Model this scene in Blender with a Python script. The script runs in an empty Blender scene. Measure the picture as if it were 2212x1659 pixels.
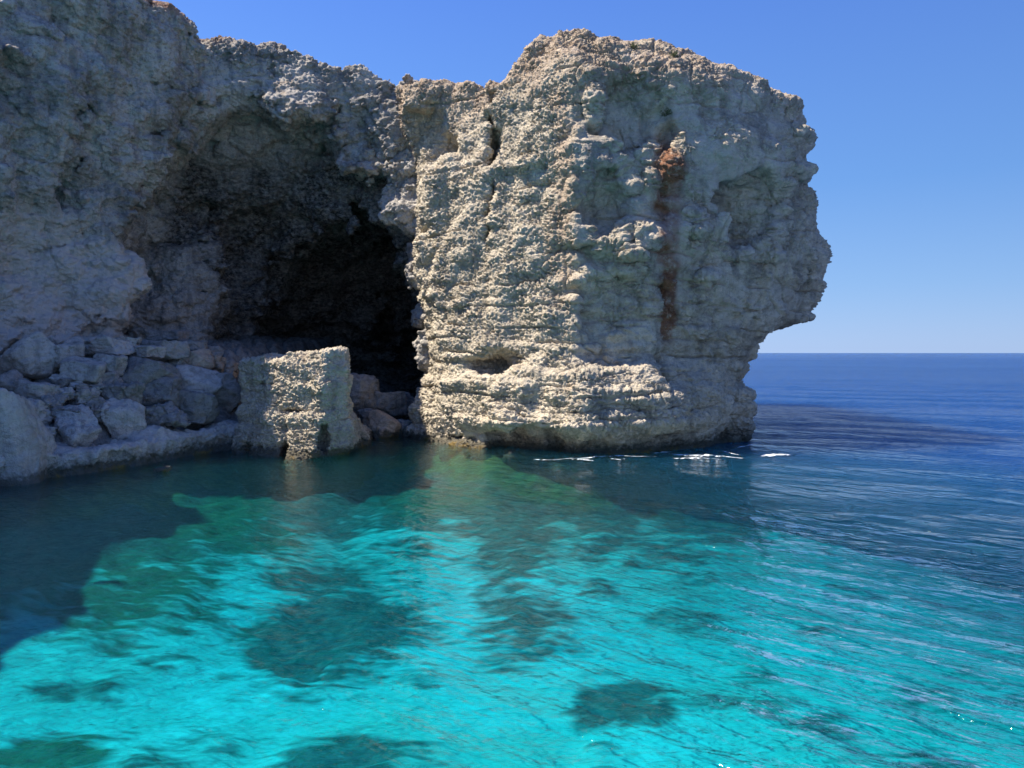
import bpy, math, random
import numpy as np
from mathutils import Vector

# ------------------------------------------------------------------ camera, sky, sun
scene = bpy.context.scene
col = scene.collection
W, H = 2212.0, 1659.0
FPX = 0.75 * W
CAM = np.array([0.0, 0.0, 5.0])
PITCH = math.atan((H / 2 - 761.5) / FPX)

cd = bpy.data.cameras.new("camera")
cam = bpy.data.objects.new("camera", cd)
col.objects.link(cam)
cd.sensor_width = 36.0
cd.lens = 36.0 * 0.75
cam.location = CAM
cam.rotation_euler = (math.pi / 2 - PITCH, math.radians(0.0), 0)
cd.clip_end = 30000
cd.clip_start = 0.1
scene.camera = cam

SUN_EL = math.radians(57)
SUN_AZ = (-1.0, -0.01)          # horizontal direction towards the sun
_n = math.hypot(*SUN_AZ)
S = np.array([SUN_AZ[0] / _n * math.cos(SUN_EL), SUN_AZ[1] / _n * math.cos(SUN_EL), math.sin(SUN_EL)])

world = bpy.data.worlds.new("World")
scene.world = world
world.use_nodes = True
nt = world.node_tree
bg = nt.nodes["Background"]
sky = nt.nodes.new("ShaderNodeTexSky")
sky.sky_type = 'NISHITA'
sky.sun_disc = False
sky.sun_elevation = SUN_EL
sky.sun_rotation = math.atan2(S[0], S[1])
sky.altitude = 0
sky.air_density = 1.0
sky.dust_density = 0.3
sky.ozone_density = 4.0
# a clear deep blue Mediterranean sky: the physical sky tinted by a gradient from horizon to zenith
_tc = nt.nodes.new("ShaderNodeTexCoord")
_sx = nt.nodes.new("ShaderNodeSeparateXYZ")
nt.links.new(_tc.outputs['Generated'], _sx.inputs[0])
_rp = nt.nodes.new("ShaderNodeValToRGB")
nt.links.new(_sx.outputs[2], _rp.inputs[0])
_cr = _rp.color_ramp
_cr.elements[0].position = 0.0; _cr.elements[0].color = (0.36, 0.54, 0.90, 1)
_cr.elements[1].position = 1.0; _cr.elements[1].color = (0.05, 0.12, 0.50, 1)
for _p, _c in ((0.08, (0.25, 0.47, 0.88)), (0.2, (0.15, 0.365, 0.84)), (0.42, (0.095, 0.245, 0.78))):
    _e = _cr.elements.new(_p); _e.color = (*_c, 1)
_sc = nt.nodes.new("ShaderNodeVectorMath"); _sc.operation = 'SCALE'
nt.links.new(sky.outputs[0], _sc.inputs[0]); _sc.inputs['Scale'].default_value = 0.12
_mx = nt.nodes.new("ShaderNodeMix"); _mx.data_type = 'RGBA'; _mx.inputs[0].default_value = 0.85
nt.links.new(_sc.outputs[0], _mx.inputs[6]); 
_s2 = nt.nodes.new("ShaderNodeVectorMath"); _s2.operation = 'SCALE'
_az = nt.nodes.new("ShaderNodeMath"); _az.operation = 'MULTIPLY_ADD'
nt.links.new(_sx.outputs[0], _az.inputs[0]); _az.inputs[1].default_value = -0.30; _az.inputs[2].default_value = 1.03
nt.links.new(_rp.outputs[0], _s2.inputs[0]); nt.links.new(_az.outputs[0], _s2.inputs['Scale'])
nt.links.new(_s2.outputs[0], _mx.inputs[7])
nt.links.new(_mx.outputs[2], bg.inputs[0])
bg.inputs[1].default_value = 0.60

sl = bpy.data.lights.new("sun", 'SUN')
sl.energy = 5.0
sl.angle = math.radians(0.5)
sl.color = (1.0, 0.91, 0.77)
so = bpy.data.objects.new("sun", sl)
so.rotation_euler = Vector(S).to_track_quat('Z', 'Y').to_euler()
col.objects.link(so)

scene.view_settings.view_transform = 'Standard'
scene.view_settings.look = 'None'
scene.view_settings.exposure = 0.92
scene.view_settings.gamma = 1.0
scene.render.engine = 'CYCLES'
cy = scene.cycles
cy.max_bounces = 6
cy.diffuse_bounces = 2
cy.glossy_bounces = 3
cy.transmission_bounces = 2
cy.volume_bounces = 0
cy.transparent_max_bounces = 6
cy.sample_clamp_indirect = 4
cy.use_denoising = True

# ------------------------------------------------------------------ helpers
def ray(u, v):
    a = (u - W / 2) / FPX
    b = (H / 2 - v) / FPX
    c, s = math.cos(PITCH), math.sin(PITCH)
    return np.array([a, c + b * s, b * c - s])

def at(u, v, Y):
    d = ray(u, v)
    return CAM + d * (Y / d[1])

def atz(u, v, z):
    d = ray(u, v)
    return CAM + d * ((z - CAM[2]) / d[2])

def ss(a, b, x):
    t = np.clip((x - a) / (b - a), 0, 1)
    return t * t * (3 - 2 * t)

_rng = np.random.RandomState(7)
_perm = np.concatenate([_rng.permutation(256)] * 3).astype(np.int32)
_grad = _rng.normal(size=(256, 3)).astype(np.float32)
_grad /= np.linalg.norm(_grad, axis=1)[:, None]
_rnd3 = _rng.rand(256, 3).astype(np.float32)

def perlin(p):
    """p (n,3) -> (n,) about -1..1"""
    out = np.empty(len(p), np.float32)
    CH = 400000
    for s in range(0, len(p), CH):
        q = p[s:s + CH]
        i = np.floor(q).astype(np.int64)
        f = (q - i).astype(np.float32)
        i = (i & 255).astype(np.int32)
        w = f * f * f * (f * (f * 6 - 15) + 10)
        acc = 0
        for dx in (0, 1):
            wx = w[:, 0] if dx else 1 - w[:, 0]
            hx = _perm[i[:, 0] + dx]
            for dy in (0, 1):
                wy = w[:, 1] if dy else 1 - w[:, 1]
                hy = _perm[hx + i[:, 1] + dy]
                for dz in (0, 1):
                    wz = w[:, 2] if dz else 1 - w[:, 2]
                    g = _grad[_perm[hy + i[:, 2] + dz]]
                    d = g[:, 0] * (f[:, 0] - dx) + g[:, 1] * (f[:, 1] - dy) + g[:, 2] * (f[:, 2] - dz)
                    acc = acc + wx * wy * wz * d
        out[s:s + CH] = acc * 1.7
    return out

def nz(p, size, seed=0, sx=1, sy=1, sz=1):
    q = np.empty((len(p), 3), np.float64)
    q[:, 0] = p[:, 0] / (size * sx) + seed * 17.31
    q[:, 1] = p[:, 1] / (size * sy) + seed * 5.77
    q[:, 2] = p[:, 2] / (size * sz) + seed * 11.13
    return perlin(q)

def worley(p, size, seed=0, sz=1.0):
    """F1 distance, and F2-F1"""
    n = len(p)
    o1 = np.empty(n, np.float32)
    o2 = np.empty(n, np.float32)
    CH = 300000
    for s in range(0, n, CH):
        q = (p[s:s + CH] / np.array([size, size, size * sz]) + seed * 9.7)
        i = np.floor(q).astype(np.int64)
        f = (q - i).astype(np.float32)
        i = (i & 255).astype(np.int32)
        f1 = np.full(len(q), 9.0, np.float32)
        f2 = np.full(len(q), 9.0, np.float32)
        for dx in (-1, 0, 1):
            hx = _perm[(i[:, 0] + dx) & 255]
            for dy in (-1, 0, 1):
                hy = _perm[(hx + i[:, 1] + dy) & 255]
                for dz in (-1, 0, 1):
                    r = _rnd3[_perm[(hy + i[:, 2] + dz) & 255]]
                    d = (r[:, 0] + dx - f[:, 0]) ** 2 + (r[:, 1] + dy - f[:, 1]) ** 2 + (r[:, 2] + dz - f[:, 2]) ** 2
                    f2 = np.minimum(f2, np.maximum(f1, d))
                    f1 = np.minimum(f1, d)
        o1[s:s + CH] = np.sqrt(f1)
        o2[s:s + CH] = np.sqrt(f2) - np.sqrt(f1)
    return o1, o2

def poly_sdf(poly, X, Y):
    """signed distance (negative inside) to a polygon on 2D arrays"""
    P = np.array(poly, np.float64)
    d = np.full(X.shape, 1e9)
    ins = np.zeros(X.shape, bool)
    n = len(P)
    for k in range(n):
        a, b = P[k], P[(k + 1) % n]
        ex, ey = b - a
        wx, wy = X - a[0], Y - a[1]
        t = np.clip((wx * ex + wy * ey) / (ex * ex + ey * ey + 1e-12), 0, 1)
        d = np.minimum(d, (wx - t * ex) ** 2 + (wy - t * ey) ** 2)
        c = ((a[1] > Y) != (b[1] > Y)) & (X < (b[0] - a[0]) * (Y - a[1]) / (b[1] - a[1] + 1e-12) + a[0])
        ins ^= c
    return np.where(ins, -1, 1) * np.sqrt(d)

def smin(a, b, k):
    h = np.clip(0.5 + 0.5 * (b - a) / k, 0, 1)
    return b * (1 - h) + a * h - k * h * (1 - h)

def smax(a, b, k):
    return -smin(-a, -b, k)

def axis(*segs):
    """segs: (start, end, step) joined"""
    out = []
    for a, b, st in segs:
        n = max(1, int(round((b - a) / st)))
        out.append(np.linspace(a, b, n, endpoint=False))
    out.append([segs[-1][1]])
    return np.concatenate(out)

def level_field(levels, xs, ys, zs):
    """levels: list of (z, polygon); returns 3D array interpolated between levels"""
    X, Y = np.meshgrid(xs, ys, indexing='ij')
    L = [poly_sdf(p, X, Y).astype(np.float32) for _, p in levels]
    zl = np.array([z for z, _ in levels])
    F = np.empty((len(xs), len(ys), len(zs)), np.float32)
    for k, z in enumerate(zs):
        if z <= zl[0]:
            F[:, :, k] = L[0]
        elif z >= zl[-1]:
            F[:, :, k] = L[-1]
        else:
            j = int(np.searchsorted(zl, z)) - 1
            t = (z - zl[j]) / (zl[j + 1] - zl[j])
            t = t * t * (3 - 2 * t) * 0.5 + t * 0.5
            F[:, :, k] = L[j] * (1 - t) + L[j + 1] * t
    return F

def surface_nets(F, xs, ys, zs):
    ins = F < 0
    nx, ny, nzz = F.shape
    sh = (nx - 1, ny - 1, nzz - 1)
    cnt = np.zeros(sh, np.int8)
    for dx in (0, 1):
        for dy in (0, 1):
            for dz in (0, 1):
                cnt += ins[dx:nx - 1 + dx, dy:ny - 1 + dy, dz:nzz - 1 + dz]
    act = (cnt > 0) & (cnt < 8)
    ci, cj, ck = np.nonzero(act)
    idx = np.full(sh, -1, np.int32)
    idx[ci, cj, ck] = np.arange(len(ci), dtype=np.int32)
    acc = np.zeros((len(ci), 3)); num = np.zeros(len(ci))
    C = [(a, b, c) for a in (0, 1) for b in (0, 1) for c in (0, 1)]
    for a in C:
        for ax in range(3):
            if a[ax] == 1:
                continue
            b = list(a); b[ax] = 1
            fa = F[ci + a[0], cj + a[1], ck + a[2]]
            fb = F[ci + b[0], cj + b[1], ck + b[2]]
            m = (fa < 0) != (fb < 0)
            t = np.where(m, fa / np.where(m, fa - fb, 1), 0)
            pos = np.stack([np.full(len(ci), float(q)) for q in a], 1)
            pos[:, ax] += t
            acc[m] += pos[m]; num[m] += 1
    p = acc / np.maximum(num, 1)[:, None]
    V = np.stack([xs[ci] + p[:, 0] * (xs[ci + 1] - xs[ci]),
                  ys[cj] + p[:, 1] * (ys[cj + 1] - ys[cj]),
                  zs[ck] + p[:, 2] * (zs[ck + 1] - zs[ck])], 1)
    Q = []
    # x edges
    a = ins[:-1, 1:-1, 1:-1]; b = ins[1:, 1:-1, 1:-1]
    for flip in (0, 1):
        i, j, k = np.nonzero((a & ~b) if not flip else (~a & b))
        j = j + 1; k = k + 1
        q = np.stack([idx[i, j - 1, k - 1], idx[i, j, k - 1], idx[i, j, k], idx[i, j - 1, k]], 1)
        Q.append(q[:, ::-1] if flip else q)
    a = ins[1:-1, :-1, 1:-1]; b = ins[1:-1, 1:, 1:-1]
    for flip in (0, 1):
        i, j, k = np.nonzero((a & ~b) if not flip else (~a & b))
        i = i + 1; k = k + 1
        q = np.stack([idx[i - 1, j, k - 1], idx[i - 1, j, k], idx[i, j, k], idx[i, j, k - 1]], 1)
        Q.append(q[:, ::-1] if flip else q)
    a = ins[1:-1, 1:-1, :-1]; b = ins[1:-1, 1:-1, 1:]
    for flip in (0, 1):
        i, j, k = np.nonzero((a & ~b) if not flip else (~a & b))
        i = i + 1; j = j + 1
        q = np.stack([idx[i - 1, j - 1, k], idx[i, j - 1, k], idx[i, j, k], idx[i - 1, j, k]], 1)
        Q.append(q[:, ::-1] if flip else q)
    Q = np.concatenate(Q)
    Q = Q[(Q >= 0).all(1)]
    # drop crumbs that float free of the main body
    lab = np.arange(len(V))
    e0 = np.concatenate([Q[:, 0], Q[:, 1], Q[:, 2], Q[:, 3]]); e1 = np.concatenate([Q[:, 1], Q[:, 2], Q[:, 3], Q[:, 0]])
    for _ in range(400):
        old = lab.copy()
        m = np.minimum(lab[e0], lab[e1])
        np.minimum.at(lab, e0, m); np.minimum.at(lab, e1, m)
        lab = lab[lab]; lab = lab[lab]
        if (lab == old).all(): break
    big = np.bincount(lab, minlength=len(V)).argmax()
    Q = Q[lab[Q[:, 0]] == big]
    used = np.zeros(len(V), bool); used[Q.ravel()] = True
    new = np.cumsum(used) - 1
    return V[used], new[Q]

def normals(V, Q):
    n = np.cross(V[Q[:, 2]] - V[Q[:, 0]], V[Q[:, 3]] - V[Q[:, 1]])
    out = np.zeros_like(V)
    for c in range(3):
        for k in range(4):
            out[:, c] += np.bincount(Q[:, k], weights=n[:, c], minlength=len(V))
    return out / (np.linalg.norm(out, axis=1)[:, None] + 1e-12)

def smooth(V, Q, it=1, f=0.5):
    e = np.concatenate([Q[:, [0, 1]], Q[:, [1, 2]], Q[:, [2, 3]], Q[:, [3, 0]]])
    deg = np.bincount(e[:, 0], minlength=len(V)) + np.bincount(e[:, 1], minlength=len(V))
    for _ in range(it):
        s = np.zeros_like(V)
        for c in range(3):
            s[:, c] = np.bincount(e[:, 0], weights=V[e[:, 1], c], minlength=len(V)) + \
                      np.bincount(e[:, 1], weights=V[e[:, 0], c], minlength=len(V))
        V = V * (1 - f) + f * s / np.maximum(deg, 1)[:, None]
    return V

def subdivide(V, Q, keep=None):
    """linear quad subdivision"""
    n = len(V)
    e = np.concatenate([Q[:, [0, 1]], Q[:, [1, 2]], Q[:, [2, 3]], Q[:, [3, 0]]])
    es = np.sort(e, 1).astype(np.int64)
    key = es[:, 0] * n + es[:, 1]
    uk, inv = np.unique(key, return_inverse=True)
    mid = (V[uk // n] + V[uk % n]) / 2
    cen = V[Q].mean(1)
    nq = len(Q)
    m = inv.reshape(4, nq) + n
    c = np.arange(nq) + n + len(uk)
    V2 = np.concatenate([V, mid, cen])
    Q2 = np.concatenate([np.stack([Q[:, 0], m[0], c, m[3]], 1), np.stack([m[0], Q[:, 1], m[1], c], 1),
                         np.stack([c, m[1], Q[:, 2], m[2]], 1), np.stack([m[3], c, m[2], Q[:, 3]], 1)])
    return V2, Q2

def mesh_obj(name, V, Q, mat, parent=None, zone=None, shade=True, loc=None):
    me = bpy.data.meshes.new(name)
    V = np.asarray(V, np.float64)
    if loc is not None:
        V = V - np.array(loc)
    Q = np.asarray(Q, np.int32)
    k = Q.shape[1]
    me.vertices.add(len(V)); me.vertices.foreach_set("co", V.astype(np.float32).ravel())
    me.loops.add(Q.size); me.loops.foreach_set("vertex_index", Q.ravel())
    me.polygons.add(len(Q))
    me.polygons.foreach_set("loop_start", np.arange(0, Q.size, k, dtype=np.int32))
    me.polygons.foreach_set("loop_total", np.full(len(Q), k, np.int32))
    me.polygons.foreach_set("use_smooth", np.full(len(Q), shade, bool))
    me.update(); me.validate()
    if zone is not None:
        at_ = me.color_attributes.new("zone", 'FLOAT_COLOR', 'POINT')
        at_.data.foreach_set("color", zone.astype(np.float32).ravel())
    if mat: me.materials.append(mat)
    o = bpy.data.objects.new(name, me)
    if loc is not None: o.location = loc
    if parent: o.parent = parent
    col.objects.link(o)
    return o

def tag(o, label=None, cat=None, group=None, kind=None):
    if label: o["label"] = label
    if cat: o["category"] = cat
    if group: o["group"] = group
    if kind: o["kind"] = kind
    return o

# ------------------------------------------------------------------ materials
def new_mat(name):
    m = bpy.data.materials.new(name); m.use_nodes = True
    t = m.node_tree
    for n in list(t.nodes): t.nodes.remove(n)
    return m, t

class NB:
    def __init__(s, t): s.t = t
    def n(s, typ, ins=None, **kw):
        x = s.t.nodes.new(typ)
        for k, v in kw.items(): setattr(x, k, v)
        for k, v in (ins or {}).items():
            i = x.inputs[k]
            if isinstance(v, bpy.types.NodeSocket): s.t.links.new(v, i)
            else: i.default_value = v
        return x
    def math(s, op, a, b=0.0, c=0.0, clamp=False):
        x = s.n('ShaderNodeMath', {0: a, 1: b, 2: c}, operation=op); x.use_clamp = clamp
        return x.outputs[0]
    def mix(s, f, a, b, mode='MIX'):
        x = s.n('ShaderNodeMix', data_type='RGBA', blend_type=mode)
        for k, v in ((0, f), (6, a), (7, b)):
            i = x.inputs[k]
            if isinstance(v, bpy.types.NodeSocket): s.t.links.new(v, i)
            else: i.default_value = v if k == 0 else (*v, 1) if len(v) == 3 else v
        return x.outputs[2]
    def noise(s, vec, scale, detail=4, rough=0.55, dist=0.0):
        return s.n('ShaderNodeTexNoise', {'Vector': vec, 'Scale': scale, 'Detail': detail, 'Roughness': rough, 'Distortion': dist}).outputs[0]
    def mapr(s, x, a, b, c=0.0, d=1.0):
        r = s.n('ShaderNodeMapRange', {0: x, 1: a, 2: b, 3: c, 4: d}); r.clamp = True
        return r.outputs[0]
    def scl(s, vec, v, loc=(0, 0, 0)):
        m = s.n('ShaderNodeMapping', {0: vec, 'Scale': v, 'Location': loc}); return m.outputs[0]

def rock_material(name, light, mid, dark, rust=(0.21, 0.10, 0.055), bump=0.06, fine=1.0, use_zone=True, con=1.0):
    m, t = new_mat(name); b = NB(t)
    geo = b.n('ShaderNodeNewGeometry'); P = geo.outputs['Position']
    z = b.n('ShaderNodeSeparateXYZ', {0: P}).outputs[2]
    n1 = b.noise(P, 0.35, 3, 0.6)
    n2 = b.noise(b.scl(P, (1, 1, 2.2)), 1.6, 6, 0.65, 0.4)
    n3 = b.noise(P, 9.0 * fine, 5, 0.7)
    nv = b.noise(b.scl(P, (1.6, 1.6, 0.25)), 1.1, 4, 0.6)
    c = b.mix(b.mapr(n2, 0.35, 0.65), mid, light)
    c = b.mix(b.mapr(n1, 0.40, 0.66, 0, 0.55), c, tuple(0.86 * x for x in mid))
    c = b.mix(b.mapr(nv, 0.50, 0.64, 0, min(1, 0.5 * con)), c, dark)
    c = b.mix(b.mapr(n3, 0.54, 0.68, 0, min(1, 0.6 * con)), c, dark)
    c = b.mix(b.mapr(b.noise(b.scl(P, (1, 1, 1.7), (3, 9, 4)), 3.2, 5, 0.7, 0.3), 0.54, 0.66, 0, min(1, 0.55 * con)), c, dark)
    # ochre / pinkish staining
    n4 = b.noise(b.scl(P, (1, 1, 1.6), (7, 3, 1)), 0.9, 5, 0.65)
    c = b.mix(b.mapr(n4, 0.56, 0.72, 0, 0.45), c, (0.40, 0.27, 0.17))
    if use_zone:
        zn = b.n('ShaderNodeVertexColor', layer_name='zone')
        sep = b.n('ShaderNodeSeparateColor', {0: zn.outputs[0]})
        zr = b.math('MULTIPLY', sep.outputs[0], b.mapr(b.noise(P, 2.2, 5, 0.7), 0.26, 0.48), clamp=True)
        rc = b.mix(b.mapr(n3, 0.4, 0.6), rust, tuple(min(1, 1.45 * x) for x in rust))
        c = b.mix(zr, c, rc)
        c = b.mix(b.math('MULTIPLY', sep.outputs[2], b.mapr(n2, 0.30, 0.55, 0.35, 1), clamp=True), c, (0.60, 0.54, 0.49))
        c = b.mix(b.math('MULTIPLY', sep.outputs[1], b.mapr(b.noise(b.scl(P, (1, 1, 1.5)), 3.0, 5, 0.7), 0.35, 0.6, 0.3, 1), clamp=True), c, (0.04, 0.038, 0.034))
    # tide band: dark wet rock and yellow-brown weed right at the water
    wob = b.math('MULTIPLY_ADD', b.math('ADD', b.noise(P, 1.1, 5, 0.7), b.noise(P, 4.0, 4, 0.7)), 0.8, z)
    c = b.mix(b.mapr(wob, 1.35, 1.10, 0, 0.85), c, (0.075, 0.07, 0.052))
    c = b.mix(b.math('MULTIPLY', b.mapr(wob, 1.0, 0.85), b.mapr(b.noise(P, 0.6, 4, 0.65), 0.50, 0.60), clamp=True), c, (0.20, 0.14, 0.05))
    c = b.mix(b.mapr(z, -0.1, -0.9), c, (0.085, 0.085, 0.03))
    h = b.math('ADD', b.math('MULTIPLY', b.noise(P, 6.0 * fine, 6, 0.72), 1.0),
               b.math('MULTIPLY', b.n('ShaderNodeTexVoronoi', {'Vector': P, 'Scale': 16.0 * fine}).outputs[0], -0.5))
    bp = b.n('ShaderNodeBump', {'Strength': 0.9, 'Distance': bump, 'Height': h})
    bs = b.n('ShaderNodeBsdfPrincipled', {'Base Color': c, 'Roughness': 0.92, 'Normal': bp.outputs[0]})
    bs.inputs['Specular IOR Level'].default_value = 0.2
    o = b.n('ShaderNodeOutputMaterial'); t.links.new(bs.outputs[0], o.inputs[0])
    return m

M_head = rock_material("headland_rock", (0.70, 0.61, 0.47), (0.53, 0.465, 0.365), (0.19, 0.17, 0.14), bump=0.11, con=0.8)
M_cliff = rock_material("cliff_rock", (0.60, 0.555, 0.49), (0.43, 0.40, 0.36), (0.13, 0.125, 0.12), bump=0.11, con=1.0)
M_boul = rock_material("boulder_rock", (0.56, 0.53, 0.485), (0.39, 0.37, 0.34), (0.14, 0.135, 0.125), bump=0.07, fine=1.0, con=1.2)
M_boul_tan = rock_material("boulder_tan_rock", (0.55, 0.44, 0.33), (0.42, 0.32, 0.23), (0.20, 0.15, 0.10), bump=0.06, fine=1.0)
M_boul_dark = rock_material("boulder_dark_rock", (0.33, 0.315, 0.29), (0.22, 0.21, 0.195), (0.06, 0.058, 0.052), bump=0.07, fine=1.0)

# ------------------------------------------------------------------ rock building
def band(F, w):
    return np.nonzero(np.abs(F) < w)

def pts_of(idx, xs, ys, zs):
    return np.stack([xs[idx[0]], ys[idx[1]], zs[idx[2]]], 1)

def strata(p, seed=0):
    """horizontal bedding: recessed and proud layers of uneven thickness"""
    zz = p[:, 2] + 0.5 * nz(p, 9.0, seed + 3) + 0.15 * nz(p, 2.5, seed + 4)
    q = np.stack([p[:, 0] / 14, p[:, 1] / 14, zz / 0.75 + seed * 3.3], 1)
    a = perlin(q)
    q2 = np.stack([p[:, 0] / 6, p[:, 1] / 6, zz / 0.32 + seed * 7.3], 1)
    return a + 0.5 * perlin(q2)

def karst(V, N, crust, seed=0, scale=1.0):
    """knobbly solution-weathered crust: displacement outward, metres"""
    w = V + 0.22 * scale * np.stack([nz(V, 0.9 * scale, seed + 11), nz(V, 0.9 * scale, seed + 12), nz(V, 0.9 * scale, seed + 13)], 1)
    f1, g1 = worley(w, 0.62 * scale, seed + 1, 0.7)
    f2, g2 = worley(w, 0.25 * scale, seed + 2, 0.8)
    r = np.abs(nz(w, 0.42 * scale, seed + 5, sz=0.6))
    r2 = np.abs(nz(V, 0.19 * scale, seed + 6, sz=0.7))
    r3 = np.abs(nz(w, 1.1 * scale, seed + 8, sz=0.7))
    knob = 0.13 * (0.55 - f1) + 0.24 * (f2 - 0.45) + 0.42 * (0.22 - np.minimum(r, 0.5)) + 0.16 * (0.25 - r2) - 0.34 * np.clip(0.25 - r3, 0, 1) + 0.04
    return scale * knob * crust

# ---- headland -------------------------------------------------------
def build_headland():
    xs = axis((-13, -8, .5), (-8, 20.5, .115), (20.5, 22, .5))
    ys = axis((33.5, 47.5, .115), (47.5, 49, .2), (49, 62, .6), (62, 76, 1.2))
    zs = axis((-8, -1.5, .6), (-1.5, 23.2, .115), (23.2, 24, .4))
    Bk = [(20, 75), (-4.5, 75)]
    lv = [
        (-8, [(-6.0, 52), (-7.5, 43), (-4.5, 38.5), (0, 35.5), (3, 34), (7.5, 34.5), (12, 37.5), (14.5, 43)] + Bk),
        (-1.2, [(-5.2, 52), (-6.6, 45), (-3.6, 40.6), (-0.4, 37.4), (3, 36.5), (6.8, 37.4), (10.4, 39.8), (12.2, 43.5)] + Bk),
        (0.3, [(-5.2, 52), (-6.2, 45.5), (-3.0, 41.6), (-0.2, 38.0), (3, 37.2), (6.8, 38.1), (10.2, 40.3), (11.8, 43.5)] + Bk),
        (1.6, [(-5.2, 52), (-5.7, 45.5), (-3.2, 41.5), (-0.6, 37.4), (3, 35.9), (7.0, 36.7), (10.7, 39.3), (13.0, 43.5)] + Bk),
        (3.2, [(-5.2, 52), (-5.3, 46.2), (-3.6, 42.4), (-0.8, 38.2), (3.05, 36.4), (7.2, 37.2), (10.9, 39.8), (12.7, 43.5)] + Bk),
        (5.0, [(-5.2, 52), (-5.0, 46.8), (-3.9, 43.0), (-0.9, 39.4), (3.1, 37.7), (7.4, 38.9), (11.2, 40.6), (13.3, 44)] + Bk),
        (6.1, [(-5.2, 52), (-5.0, 46.8), (-4.1, 43.3), (-0.9, 39.8), (3.1, 37.7), (7.5, 38.8), (12.0, 40.8), (14.9, 44.2)] + Bk),
        (7.0, [(-5.2, 52), (-5.0, 46.8), (-4.4, 43.6), (-0.9, 40.0), (3.1, 37.8), (7.6, 39.1), (12.6, 40.9), (17.0, 44.3)] + Bk),
        (10.5, [(-5.2, 52), (-5.6, 47.4), (-5.0, 44.4), (-0.9, 40.6), (3.1, 37.75), (8.0, 38.75), (13.8, 40.6), (18.2, 44.0)] + Bk),
        (14.5, [(-5.2, 52), (-5.8, 47.6), (-4.9, 44.8), (-0.9, 41.4), (3.0, 37.9), (8.0, 38.4), (13.4, 40.2), (16.7, 43.4)] + Bk),
        (18.5, [(-5.2, 52), (-6.2, 47.4), (-4.0, 44.8), (-0.7, 42.2), (2.9, 38.9), (8.0, 39.1), (13.2, 40.9), (16.2, 43.2)] + Bk),
        (22.0, [(-5.2, 52), (-6.8, 48.0), (-4.0, 45.8), (-0.5, 43.0), (2.6, 41.0), (8.0, 41.0), (12.8, 42.2), (16.0, 43.6)] + Bk),
    ]
    F = level_field(lv, xs, ys, zs)
    top = np.interp(xs, [-13, -8, -5.7, -4.3, -3, -1.2, -0.6, 0.6, 1.6, 2.4, 4.5, 7.3, 8.9, 10, 12.7, 15, 16.5, 18],
                    [22.0, 21.5, 21.3, 20.7, 20.8, 20.0, 19.4, 20.7, 22.0, 22.2, 21.5, 21.0, 20.7, 20.3, 19.6, 19.2, 18.9, 18.4])
    T = top[:, None] - 0.10 * (ys[None, :] - 42).clip(0)
    F = smax(F, (zs[None, None, :] - T[:, :, None]).astype(np.float32) * 0.9, 0.35)
    X3, Y3, Z3 = xs[:, None, None], ys[None, :, None], zs[None, None, :]
    def sub(cx, cy, cz, rx, ry, rz, k=0.5):
        nonlocal F
        d = np.sqrt(((X3 - cx) / rx) ** 2 + ((Y3 - cy) / ry) ** 2 + ((Z3 - cz) / rz) ** 2)
        g = ((d - 1) * min(rx, ry, rz)).astype(np.float32)
        F = smax(F, -g, k)
    def add(cx, cy, cz, rx, ry, rz, k=0.6):
        nonlocal F
        d = np.sqrt(((X3 - cx) / rx) ** 2 + ((Y3 - cy) / ry) ** 2 + ((Z3 - cz) / rz) ** 2)
        g = ((d - 1) * min(rx, ry, rz)).astype(np.float32)
        F = smin(F, g, k)
    def sub_at(u, v, Y, ru, rv, ry, k=0.5):
        p = at(u, v, Y); s = Y / FPX
        sub(p[0], p[1], p[2], ru * s, ry, rv * s, k)
    KN = []
    def add_at(u, v, Y, ru, rv, ry, k=0.6):
        p = at(u, v, Y); s = Y / FPX
        KN.append((p, ru * s, ry, rv * s))
        add(p[0], p[1], p[2], ru * s, ry, rv * s, k)
    # notch low on the lit face
    sub_at(1040, 785, 39.6, 62, 34, 2.2, 0.2)
    # smooth hollows of the right hand face
    sub_at(1345, 240, 39.0, 85, 100, 1.0, 0.25)
    sub_at(1610, 440, 40.4, 105, 85, 1.1, 0.3)
    sub_at(1310, 470, 38.3, 50, 100, 0.9, 0.25)
    sub_at(1340, 640, 38.2, 75, 85, 0.8, 0.3)
    sub_at(1440, 310, 38.9, 20, 50, 1.0, 0.2)
    sub_at(1500, 700, 38.9, 60, 110, 0.7, 0.4)
    # groove of the rust streak
    sub_at(1432, 560, 38.2, 17, 230, 0.9, 0.4)
    # diagonal crack ridge and ledges on the right face
    add_at(1545, 330, 41.2, 70, 45, 1.7, 0.5)
    add_at(1490, 505, 39.9, 35, 35, 1.2, 0.4)
    add_at(1590, 545, 41.2, 85, 20, 1.5, 0.4)
    add_at(1445, 372, 39.3, 42, 30, 0.9, 0.5)
    add_at(1700, 300, 43.2, 42, 26, 1.3, 0.3)
    add_at(1700, 375, 43.2, 46, 20, 1.3, 0.3)
    add_at(1640, 225, 42.6, 40, 16, 1.3, 0.3)
    add_at(1520, 600, 39.9, 34, 20, 0.8, 0.2)
    add_at(1300, 545, 38.7, 40, 14, 0.7, 0.2)
    add_at(1260, 360, 38.6, 18, 40, 0.6, 0.2)
    add_at(1280, 230, 39.0, 14, 40, 0.6, 0.2)
    add_at(1560, 250, 41.6, 30, 14, 0.8, 0.2)
    add_at(1385, 520, 39.2, 40, 26, 1.1, 0.4)
    add_at(1365, 415, 39.2, 22, 55, 0.9, 0.4)
    # shoulder between crack and middle wall, scoops beneath
    add_at(960, 225, 46.0, 85, 50, 1.8, 0.8)
    sub_at(950, 315, 44.6, 60, 22, 0.9, 0.5)
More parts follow.
